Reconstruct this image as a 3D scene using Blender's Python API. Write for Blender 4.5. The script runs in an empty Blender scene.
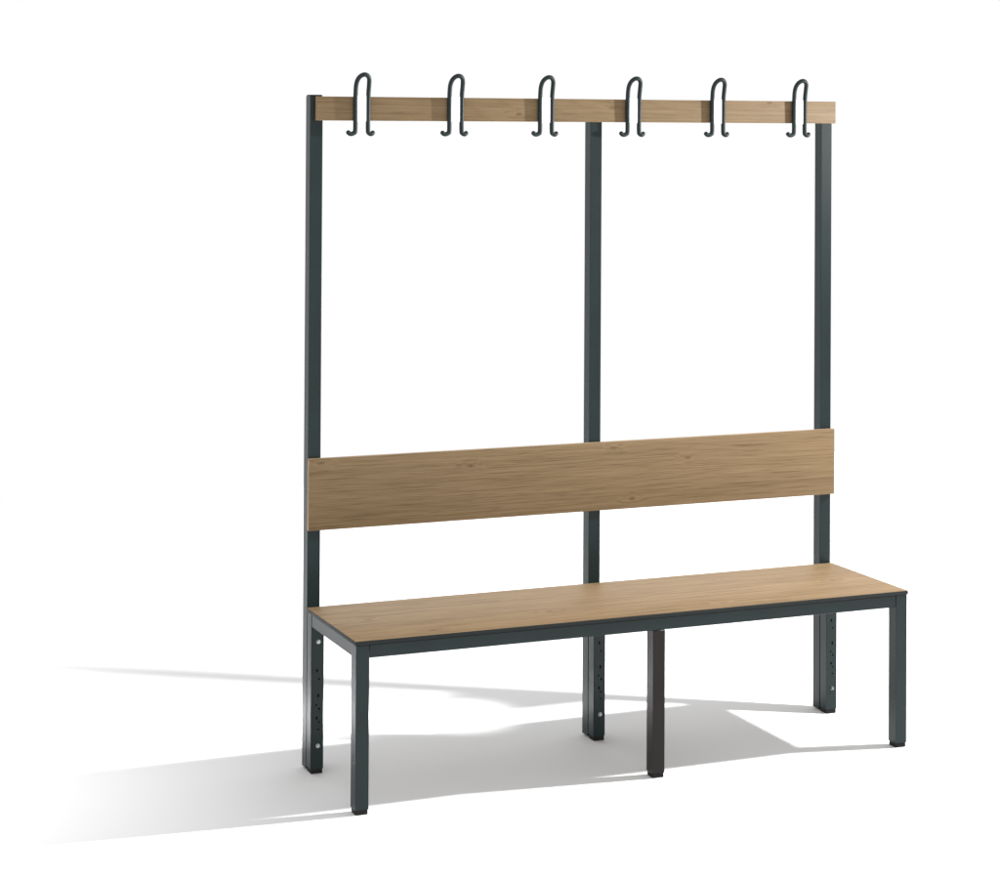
import bpy, bmesh, math, random
from mathutils import Vector, Matrix, Quaternion
random.seed(3)
sc=bpy.context.scene
col=sc.collection
# ---------------- measurements (metres) ----------------
L=1.5; W=.0330; D=.3595; ZS=.400; TB=.010; TH=.030; T=.013
BT,BB=.7658,.5894; H,HB=1.6573,1.5977; XR=.0125
MID=.7844
# ---------------- materials ----------------
def mat(name):
    m=bpy.data.materials.new(name); m.use_nodes=True
    nt=m.node_tree; return m,nt,nt.nodes['Principled BSDF']
def N(nt,t,**kw):
    n=nt.nodes.new(t)
    for k,v in kw.items(): setattr(n,k,v)
    return n
def ramp(nt,src,stops):
    r=N(nt,'ShaderNodeValToRGB'); e=r.color_ramp.elements
    while len(e)<len(stops): e.new(.5)
    for i,(p,c) in enumerate(stops):
        e[i].position=p; e[i].color=(*c,1)
    nt.links.new(src,r.inputs[0]); return r
def wood(name,gain,offs,midf=.6,finef=.75):
    m,nt,b=mat(name); lk=nt.links.new
    tc=N(nt,'ShaderNodeTexCoord'); mp=N(nt,'ShaderNodeMapping'); lk(tc.outputs['Object'],mp.inputs[0])
    mp.inputs['Location'].default_value=offs
    # knots, laid out over the board's face
    sx=N(nt,'ShaderNodeSeparateXYZ'); lk(mp.outputs[0],sx.inputs[0])
    yz=N(nt,'ShaderNodeMath',operation='ADD'); lk(sx.outputs['Y'],yz.inputs[0]); lk(sx.outputs['Z'],yz.inputs[1])
    y2=N(nt,'ShaderNodeMath',operation='MULTIPLY'); lk(yz.outputs[0],y2.inputs[0]); y2.inputs[1].default_value=2.3
    cx=N(nt,'ShaderNodeCombineXYZ'); lk(sx.outputs['X'],cx.inputs['X']); lk(y2.outputs[0],cx.inputs['Y'])
    v=N(nt,'ShaderNodeTexVoronoi'); v.voronoi_dimensions='2D'; v.inputs['Scale'].default_value=2.5; lk(cx.outputs[0],v.inputs['Vector'])
    w=N(nt,'ShaderNodeTexNoise'); w.inputs['Scale'].default_value=1.2; w.inputs['Detail'].default_value=0
    mw=N(nt,'ShaderNodeMapping'); mw.inputs['Scale'].default_value=(1.0,1.5,1.5); lk(mp.outputs[0],mw.inputs[0]); lk(mw.outputs[0],w.inputs['Vector'])
    sub=N(nt,'ShaderNodeVectorMath',operation='SUBTRACT'); lk(w.outputs['Color'],sub.inputs[0]); sub.inputs[1].default_value=(.5,.5,.5)
    mul=N(nt,'ShaderNodeVectorMath',operation='MULTIPLY'); lk(sub.outputs[0],mul.inputs[0]); mul.inputs[1].default_value=(0,.012,.012)
    add=N(nt,'ShaderNodeVectorMath',operation='ADD'); lk(mp.outputs[0],add.inputs[0]); lk(mul.outputs[0],add.inputs[1])
    kb=ramp(nt,v.outputs['Distance'],[(0,(1,1,1)),(.12,(0,0,0))])
    km=N(nt,'ShaderNodeVectorMath',operation='MULTIPLY'); lk(kb.outputs[0],km.inputs[0]); km.inputs[1].default_value=(0,.005,.005)
    add2=N(nt,'ShaderNodeVectorMath',operation='ADD'); lk(add.outputs[0],add2.inputs[0]); lk(km.outputs[0],add2.inputs[1])
    def fib(s,det,rough=.6):
        q=N(nt,'ShaderNodeMapping'); q.inputs['Scale'].default_value=s; lk(add2.outputs[0],q.inputs[0])
        n=N(nt,'ShaderNodeTexNoise'); n.inputs['Scale'].default_value=1; n.inputs['Detail'].default_value=det; n.inputs['Roughness'].default_value=rough
        lk(q.outputs[0],n.inputs['Vector']); return n
    broad=fib((.5,28,28),2)
    mid=fib((.9,330,330),2,.5)
    fine=fib((7,560,560),2,.7)
    cath=fib((.5,7,7),0)
    cm=N(nt,'ShaderNodeMath',operation='MULTIPLY'); lk(cath.outputs['Fac'],cm.inputs[0]); cm.inputs[1].default_value=17
    cf=N(nt,'ShaderNodeMath',operation='FRACT'); lk(cm.outputs[0],cf.inputs[0])
    cr=ramp(nt,cf.outputs[0],[(0,(.84,.80,.76)),(.22,(.96,.95,.94)),(.55,(1.03,1.03,1.03)),(.88,(.98,.975,.97)),(1,(.84,.80,.76))])
    c1=ramp(nt,broad.outputs['Fac'],[(.28,(.345*gain,.231*gain,.117*gain)),(.5,(.385*gain,.261*gain,.136*gain)),(.72,(.422*gain,.289*gain,.155*gain))])
    c2=ramp(nt,mid.outputs['Fac'],[(.30,(.58,.52,.46)),(.47,(.93,.915,.89)),(.7,(1.09,1.09,1.09))])
    c3=ramp(nt,fine.outputs['Fac'],[(.32,(.50,.44,.38)),(.46,(.94,.93,.92)),(.62,(1.06,1.06,1.06))])
    cur=c1
    for src,f in ((c2,midf),(cr,.45),(c3,finef)):
        mm=N(nt,'ShaderNodeMixRGB',blend_type='MULTIPLY'); mm.inputs[0].default_value=f; lk(cur.outputs[0],mm.inputs[1]); lk(src.outputs[0],mm.inputs[2]); cur=mm
    kr=ramp(nt,v.outputs['Distance'],[(0,(.36,.28,.20)),(.014,(.55,.46,.38)),(.032,(1,1,1))])
    m3=N(nt,'ShaderNodeMixRGB',blend_type='MULTIPLY'); m3.inputs[0].default_value=.6; lk(cur.outputs[0],m3.inputs[1]); lk(kr.outputs[0],m3.inputs[2])
    lk(m3.outputs[0],b.inputs['Base Color'])
    b.inputs['Roughness'].default_value=.55; b.inputs['Specular IOR Level'].default_value=.18
    bp=N(nt,'ShaderNodeBump'); bp.inputs['Strength'].default_value=.12; bp.inputs['Distance'].default_value=.0006
    lk(fine.outputs['Fac'],bp.inputs['Height']); lk(bp.outputs[0],b.inputs['Normal'])
    return m
M_seat=wood('oak_seat',.505,(0,0,0),1.0,1.0); M_back=wood('oak_backrest',.430,(5.3,2.15,.35),.40,.75); M_rail=wood('oak_rail',.445,(7.3,.6,2.2),.40,.7)
def plain(name,c,rough,spec=.5,noise=.12,bump=.05,metal=0):
    m,nt,b=mat(name); lk=nt.links.new
    tc=N(nt,'ShaderNodeTexCoord')
    n=N(nt,'ShaderNodeTexNoise'); n.inputs['Scale'].default_value=7; n.inputs['Detail'].default_value=5; lk(tc.outputs['Object'],n.inputs['Vector'])
    r=ramp(nt,n.outputs['Fac'],[(.3,tuple(x*(1-noise) for x in c)),(.7,tuple(x*(1+noise) for x in c))]); lk(r.outputs[0],b.inputs['Base Color'])
    f=N(nt,'ShaderNodeTexNoise'); f.inputs['Scale'].default_value=1400; f.inputs['Detail'].default_value=1; lk(tc.outputs['Object'],f.inputs['Vector'])
    bp=N(nt,'ShaderNodeBump'); bp.inputs['Strength'].default_value=bump; bp.inputs['Distance'].default_value=.0003; lk(f.outputs['Fac'],bp.inputs['Height']); lk(bp.outputs[0],b.inputs['Normal'])
    b.inputs['Roughness'].default_value=rough; b.inputs['Specular IOR Level'].default_value=spec; b.inputs['Metallic'].default_value=metal
    return m
M_steel=plain('anthracite_powder_coat',(.0030,.0105,.0110),.36,.32,.2,.05)
M_steel2=plain('dark_brown_powder_coat',(.0085,.0062,.0056),.36,.22,.2,.05)
M_edge=plain('dark_board_edge',(.009,.012,.012),.6,.25)
M_edgel=plain('oak_edge_band',(.24,.165,.10),.6,.3)
M_hook=plain('dark_hook_enamel',(.010,.0165,.0175),.55,.2)
M_plate=plain('white_plate',(.94,.94,.94),.6,.2,.01)
M_foot=plain('black_plastic',(.006,.006,.006),.6,.2)
M_bolt=plain('zinc_bolt',(.42,.44,.45),.38,.5,.05,.02,1)
M_bolt2=plain('dull_bolt',(.20,.22,.225),.4,.5,.05,.02,1)
M_hole=plain('dark_hole',(.001,.001,.001),.9,.02)
M_floor,nt,b=mat('white_studio_floor'); 
tc=N(nt,'ShaderNodeTexCoord'); n=N(nt,'ShaderNodeTexNoise'); n.inputs['Scale'].default_value=1.3; n.inputs['Detail'].default_value=4
nt.links.new(tc.outputs['Object'],n.inputs['Vector'])
r=ramp(nt,n.outputs['Fac'],[(.3,(.598,.598,.600)),(.7,(.610,.610,.612))]); nt.links.new(r.outputs[0],b.inputs['Base Color'])
b.inputs['Roughness'].default_value=.9; b.inputs['Specular IOR Level'].default_value=.05
# ---------------- mesh helpers ----------------
def finish(name,bm,mats,smooth=True,loc=(0,0,0),parent=None):
    me=bpy.data.meshes.new(name); bm.normal_update(); bm.to_mesh(me); bm.free()
    for m in mats: me.materials.append(m)
    if smooth:
        for p in me.polygons: p.use_smooth=True
        me.set_sharp_from_angle(angle=math.radians(40))
    o=bpy.data.objects.new(name,me); o.location=loc; col.objects.link(o)
    if parent: o.parent=parent
    return o
def box(bm,a,b_,bev=.0008,mi=0,seg=1):
    a=Vector(a); b_=Vector(b_)
    r=bmesh.ops.create_cube(bm,size=1)
    for v in r['verts']:
        v.co=Vector([(a[i]+b_[i])/2+v.co[i]*(b_[i]-a[i]) for i in range(3)])
    if bev:
        es=list({e for v in r['verts'] for e in v.link_edges})
        bmesh.ops.bevel(bm,geom=es,offset=bev,segments=seg,affect='EDGES',profile=.6)
def boxobj(name,a,b_,m,parent,bev=.0008):
    a=Vector(a); b_=Vector(b_); o=Vector(((a.x+b_.x)/2,(a.y+b_.y)/2,a.z))
    bm=bmesh.new(); box(bm,a-o,b_-o,bev)
    return finish(name,bm,[m],loc=o,parent=parent)
def board(name,a,b_,mats,top_axis,parent):
    a=Vector(a); b_=Vector(b_); o=(a+b_)/2
    bm=bmesh.new(); box(bm,a-o,b_-o,.0008,seg=2)
    bm.normal_update()
    for f in bm.faces:
        f.material_index = 0 if abs(f.normal[top_axis])>.8 else 1
    return finish(name,bm,mats,loc=o,parent=parent)
# ---------------- thing ----------------
bench=bpy.data.objects.new('cloakroom_bench',None); bench.empty_display_size=.2; col.objects.link(bench)
bench['label']="oak and dark steel changing room bench with backrest and coat hooks"
bench['category']="bench"
board('seat',(-.002,-D-.002,ZS-TB),(L+.002,-.001,ZS),[M_seat,M_edge],2,bench)
board('backrest',(-.002,-T,BB),(L+.003,-.0004,BT),[M_back,M_edgel],1,bench)
rail=board('hook_rail',(XR,-T,HB),(L+.003,-.0004,H),[M_rail,M_edgel],1,bench)
def foot(x,y,parent,off):
    bm=bmesh.new(); box(bm,(-W/2+.0016,-W/2+.0016,0),(W/2-.0016,W/2-.0016,.0118),.0015,seg=2)
    o=finish('foot',bm,[M_foot],loc=Vector((x,y,0))-Vector(off),parent=parent); return o
XS=(0,MID-W/2,L-W)
for i,x in enumerate(XS):
    zt_=H+.001 if i==0 else H-.004
    p=boxobj('post',(x,.0010,.004),(x+W,W+.0010,zt_),M_steel,bench)
    bm=bmesh.new(); box(bm,(-W/2+.001,-W/2+.001,0),(W/2-.001,W/2-.001,.003),.001)
    finish('end_cap',bm,[M_foot],loc=(0,0,zt_-.004),parent=p)
zt=ZS-TB-.0005
zb=zt-TH
holes=((.108,.60,1.0),(.126,.62,1.0),(.136,.46,1.9),(.158,.64,1.3),(.168,.42,1.0),(.190,.58,2.1),(.231,.62,1.0),(.252,.48,1.8))
for i,x in enumerate(XS):
    lg=boxobj('leg',(x,-W,.0115),(x+W,-.0022,zt),M_steel,bench); o=Vector((x+W/2,-W/2-.0011,.0115))
    foot(x+W/2,-W/2-.0011,lg,o)
    for z in (.068,.322):
        bm=bmesh.new(); R=Matrix.Rotation(math.radians(90),4,'X')
        bmesh.ops.create_cone(bm,cap_ends=True,segments=28,radius1=.0056,radius2=.0052,depth=.0014,matrix=R)
        bmesh.ops.create_cone(bm,cap_ends=True,segments=6,radius1=.0042,radius2=.0039,depth=.0036,matrix=Matrix.Translation((0,-.0022,0))@R)
        finish('bolt',bm,[M_bolt if i<2 and (z<.1 or i==0) else M_bolt2],loc=Vector((x+W*.56,-W-.0007,z))-o,parent=lg)
    for z,fx,sz in holes:
        bm=bmesh.new()
        bmesh.ops.create_cone(bm,cap_ends=True,segments=20,radius1=.0021,radius2=.0021,depth=.0008,matrix=Matrix.Diagonal((1,1,sz,1))@Matrix.Rotation(math.radians(90),4,'X'))
        finish('bolt_hole',bm,[M_hole],loc=Vector((x+W*fx,-W-.0003,z))-o,parent=lg)
for i,x in enumerate(XS):
    lg=boxobj('leg',(x,-D,.0115),(x+W,-D+W,zb-.0006 if i==1 else zt),M_steel2 if i==1 else M_steel,bench)
    foot(x+W/2,-D+W/2,lg,(x+W/2,-D+W/2,.0115))
    if i==1: lg['label']="darker brownish front leg"
g=.0006
boxobj('frame_tube',(W+g,-D+.0006,zb),(L-W-g,-D+W-.0006,zt-.0004),M_steel,bench)
for xa,xb in ((W,MID-W/2),(MID+W/2,L-W)):
    boxobj('frame_tube',(xa+g,-W+.001,zb),(xb-g,-.003,zt-.0004),M_steel,bench)
for x in XS:
    boxobj('frame_tube',(x+.001,-D+W+g,zb),(x+W-.001,-W-g,zt-.0004),M_steel,bench)
# ---------------- coat hooks ----------------
def catmull(P,n=10):
    out=[]; Q=[P[0]*2-P[1]]+P+[P[-1]*2-P[-2]]
    for i in range(1,len(Q)-2):
        a,b_,c,d=Q[i-1:i+3]
        for k in range(n):
            t=k/n
            out.append(.5*((2*b_)+(c-a)*t+(2*a-5*b_+4*c-d)*t*t+(3*b_-a-3*c+d)*t**3))
    out.append(P[-1]); return out
def tube(bm,P,rad,seg=14):
    rings=[]; nrm=None
    for i,p in enumerate(P):
        t=(P[min(i+1,len(P)-1)]-P[max(i-1,0)]).normalized()
        if nrm is None: nrm=t.orthogonal().normalized()
        else: nrm=(nrm-t*nrm.dot(t)).normalized()
        bn=t.cross(nrm); r=rad(i/(len(P)-1))
        rings.append([bm.verts.new(p+(nrm*math.cos(a)+bn*math.sin(a))*r) for a in [2*math.pi*k/seg for k in range(seg)]])
    for A,B in zip(rings,rings[1:]):
        for k in range(seg): bm.faces.new((A[k],A[(k+1)%seg],B[(k+1)%seg],B[k]))
    bm.faces.new(rings[0][::-1]); bm.faces.new(rings[-1])
hw=.0168
pts=[(-.0350,0,-.0590),(-.0315,0,-.0618),(-.0265,0,-.0625),(-.0203,0,-.0600),(-hw,0,-.053),(-hw,0,-.01),(-hw,-.001,.035),(-.0162,-.004,.060),(-.0130,-.009,.0740),(-.0060,-.013,.0820),(.0020,-.0145,.0845),(.0100,-.013,.0820),(.0158,-.009,.0740),(.0176,-.004,.060),(.0170,-.001,.035),(hw,0,-.01),(hw,0,-.053),(.0190,0,-.0600),(.0235,0,-.0625),(.0275,.001,-.0618),(.0300,.002,-.0595)]
zc=(H+HB)/2
def build_hook(x):
    bm=bmesh.new()
    P=catmull([Vector(p) for p in pts],7)
    tube(bm,P,lambda u:.0057)
    for e in (P[0],P[-1]):
        bmesh.ops.create_uvsphere(bm,u_segments=16,v_segments=10,radius=.0058,matrix=Matrix.Translation(e))
    h=finish('coat_hook',bm,[M_hook],loc=(x,-T-.0060,zc),parent=bench)
    bm=bmesh.new(); box(bm,(-.0135,-.0080,-.0320),(.0135,-.0004,.0335),.0006)
    box(bm,(-.0130,-.0002,.0303),(.0130,T+.002,.0333),.0004)
    pl=finish('blank_infill',bm,[M_plate],loc=(0,.0060,0),parent=h)  # added white infill imitating the blank cut-out between the hook strands
    return h,pl
h0,p0=build_hook(.128)
for i in range(1,6):
    h=h0.copy(); h.location.x=.128+.2513*i; h.parent=bench; col.objects.link(h)
    p=p0.copy(); p.parent=h; col.objects.link(p)
# ---------------- floor ----------------
bm=bmesh.new(); bmesh.ops.create_grid(bm,x_segments=20,y_segments=20,size=.5)
for v in bm.verts: v.co=Vector((v.co.x*9,v.co.y*6.4,0))
fl=finish('floor',bm,[M_floor],smooth=False,loc=(1.0,.6,0)); fl['kind']='structure'
w=bpy.data.worlds.new('World'); sc.world=w; w.use_nodes=True
w.node_tree.nodes['Background'].inputs[0].default_value=(1,1,1,1); w.node_tree.nodes['Background'].inputs[1].default_value=1.0
# ---------------- lamps ----------------
def lamp(name,typ,loc,tgt,energy,const=False,**kw):
    l=bpy.data.lights.new(name,typ); l.energy=energy
    for k,v in kw.items(): setattr(l,k,v)
    if const:
        l.use_nodes=True; nt=l.node_tree; e=nt.nodes['Emission']
        f=nt.nodes.new('ShaderNodeLightFalloff'); f.inputs['Strength'].default_value=1
        nt.links.new(f.outputs['Constant'],e.inputs['Strength'])
    o=bpy.data.objects.new(name,l); o.location=loc
    o.rotation_euler=(Vector(tgt)-Vector(loc)).to_track_quat('-Z','Y').to_euler(); col.objects.link(o); return o
lamp('key_lamp','POINT',(2.38,-.54,1.58),(0,0,0),102,const=True,shadow_soft_size=.035)
lamp('back_floor_fill','AREA',(1.0,4.1,3.4),(1.0,3.7,0),110,shape='RECTANGLE',size=7,size_y=2.0)  # added fill, keeps the floor behind the bench white
lamp('front_fill','AREA',(-1.2,-5.0,1.1),(.7,0,1.0),55,shape='RECTANGLE',size=2.0,size_y=1.4)  # added fill, lifts the hook shadows and upright faces
lamp('shadow_fade_fill','SPOT',(-1.40,.20,2.6),(-1.40,.20,0),245,spot_size=math.radians(58),spot_blend=1.0,shadow_soft_size=.25)  # added fill, fades the seat shadow to white at far left
lamp('shadow_fade_fill','SPOT',(-1.10,1.30,2.7),(-1.10,1.30,0),240,spot_size=math.radians(42),spot_blend=1.0,shadow_soft_size=.25)  # added fill, fades out the far end of the post shadow
o=lamp('shadow_erase_fill','AREA',(-.58,.45,2.3),(-.58,.45,0),9,shape='RECTANGLE',size=1.6,size_y=.26)  # added fill, washes out the left part of the backrest shadow
o.rotation_euler=(0,0,0); o.data.spread=math.radians(9)
o=lamp('shadow_erase_fill','AREA',(.34,.39,2.3),(.34,.39,0),2.8,shape='RECTANGLE',size=.55,size_y=.15)  # added angled fill, trims the backrest shadow to a narrow band
o.rotation_euler=(0,0,math.radians(-24)); o.data.spread=math.radians(7)
# ---------------- camera ----------------
cp=dict(cx=-1.6116,cy=-4.8695,cz=1.5951,yaw=-0.3805,pitch=0.0097,roll=0.0057,f=2076.39,px=436.92,py=102.14)
y,pi_,r_=cp['yaw'],cp['pitch'],cp['roll']
fw=Vector((-math.sin(y)*math.cos(pi_),math.cos(y)*math.cos(pi_),math.sin(pi_))); rt=Vector((math.cos(y),math.sin(y),0)); up=rt.cross(fw)
rt2=rt*math.cos(r_)+up*math.sin(r_); up2=up*math.cos(r_)-rt*math.sin(r_)
cam=bpy.data.cameras.new('camera'); co=bpy.data.objects.new('camera',cam); col.objects.link(co)
M=Matrix((rt2,up2,-fw)).transposed().to_4x4(); M.translation=Vector((cp['cx'],cp['cy'],cp['cz'])); co.matrix_world=M
cam.sensor_width=36; cam.lens=cp['f']*36/1000; cam.shift_x=(500-cp['px'])/1000; cam.shift_y=(cp['py']-441)/1000; cam.clip_end=200
sc.camera=co
sc.view_settings.view_transform='Standard'; sc.view_settings.look='None'; sc.view_settings.exposure=0
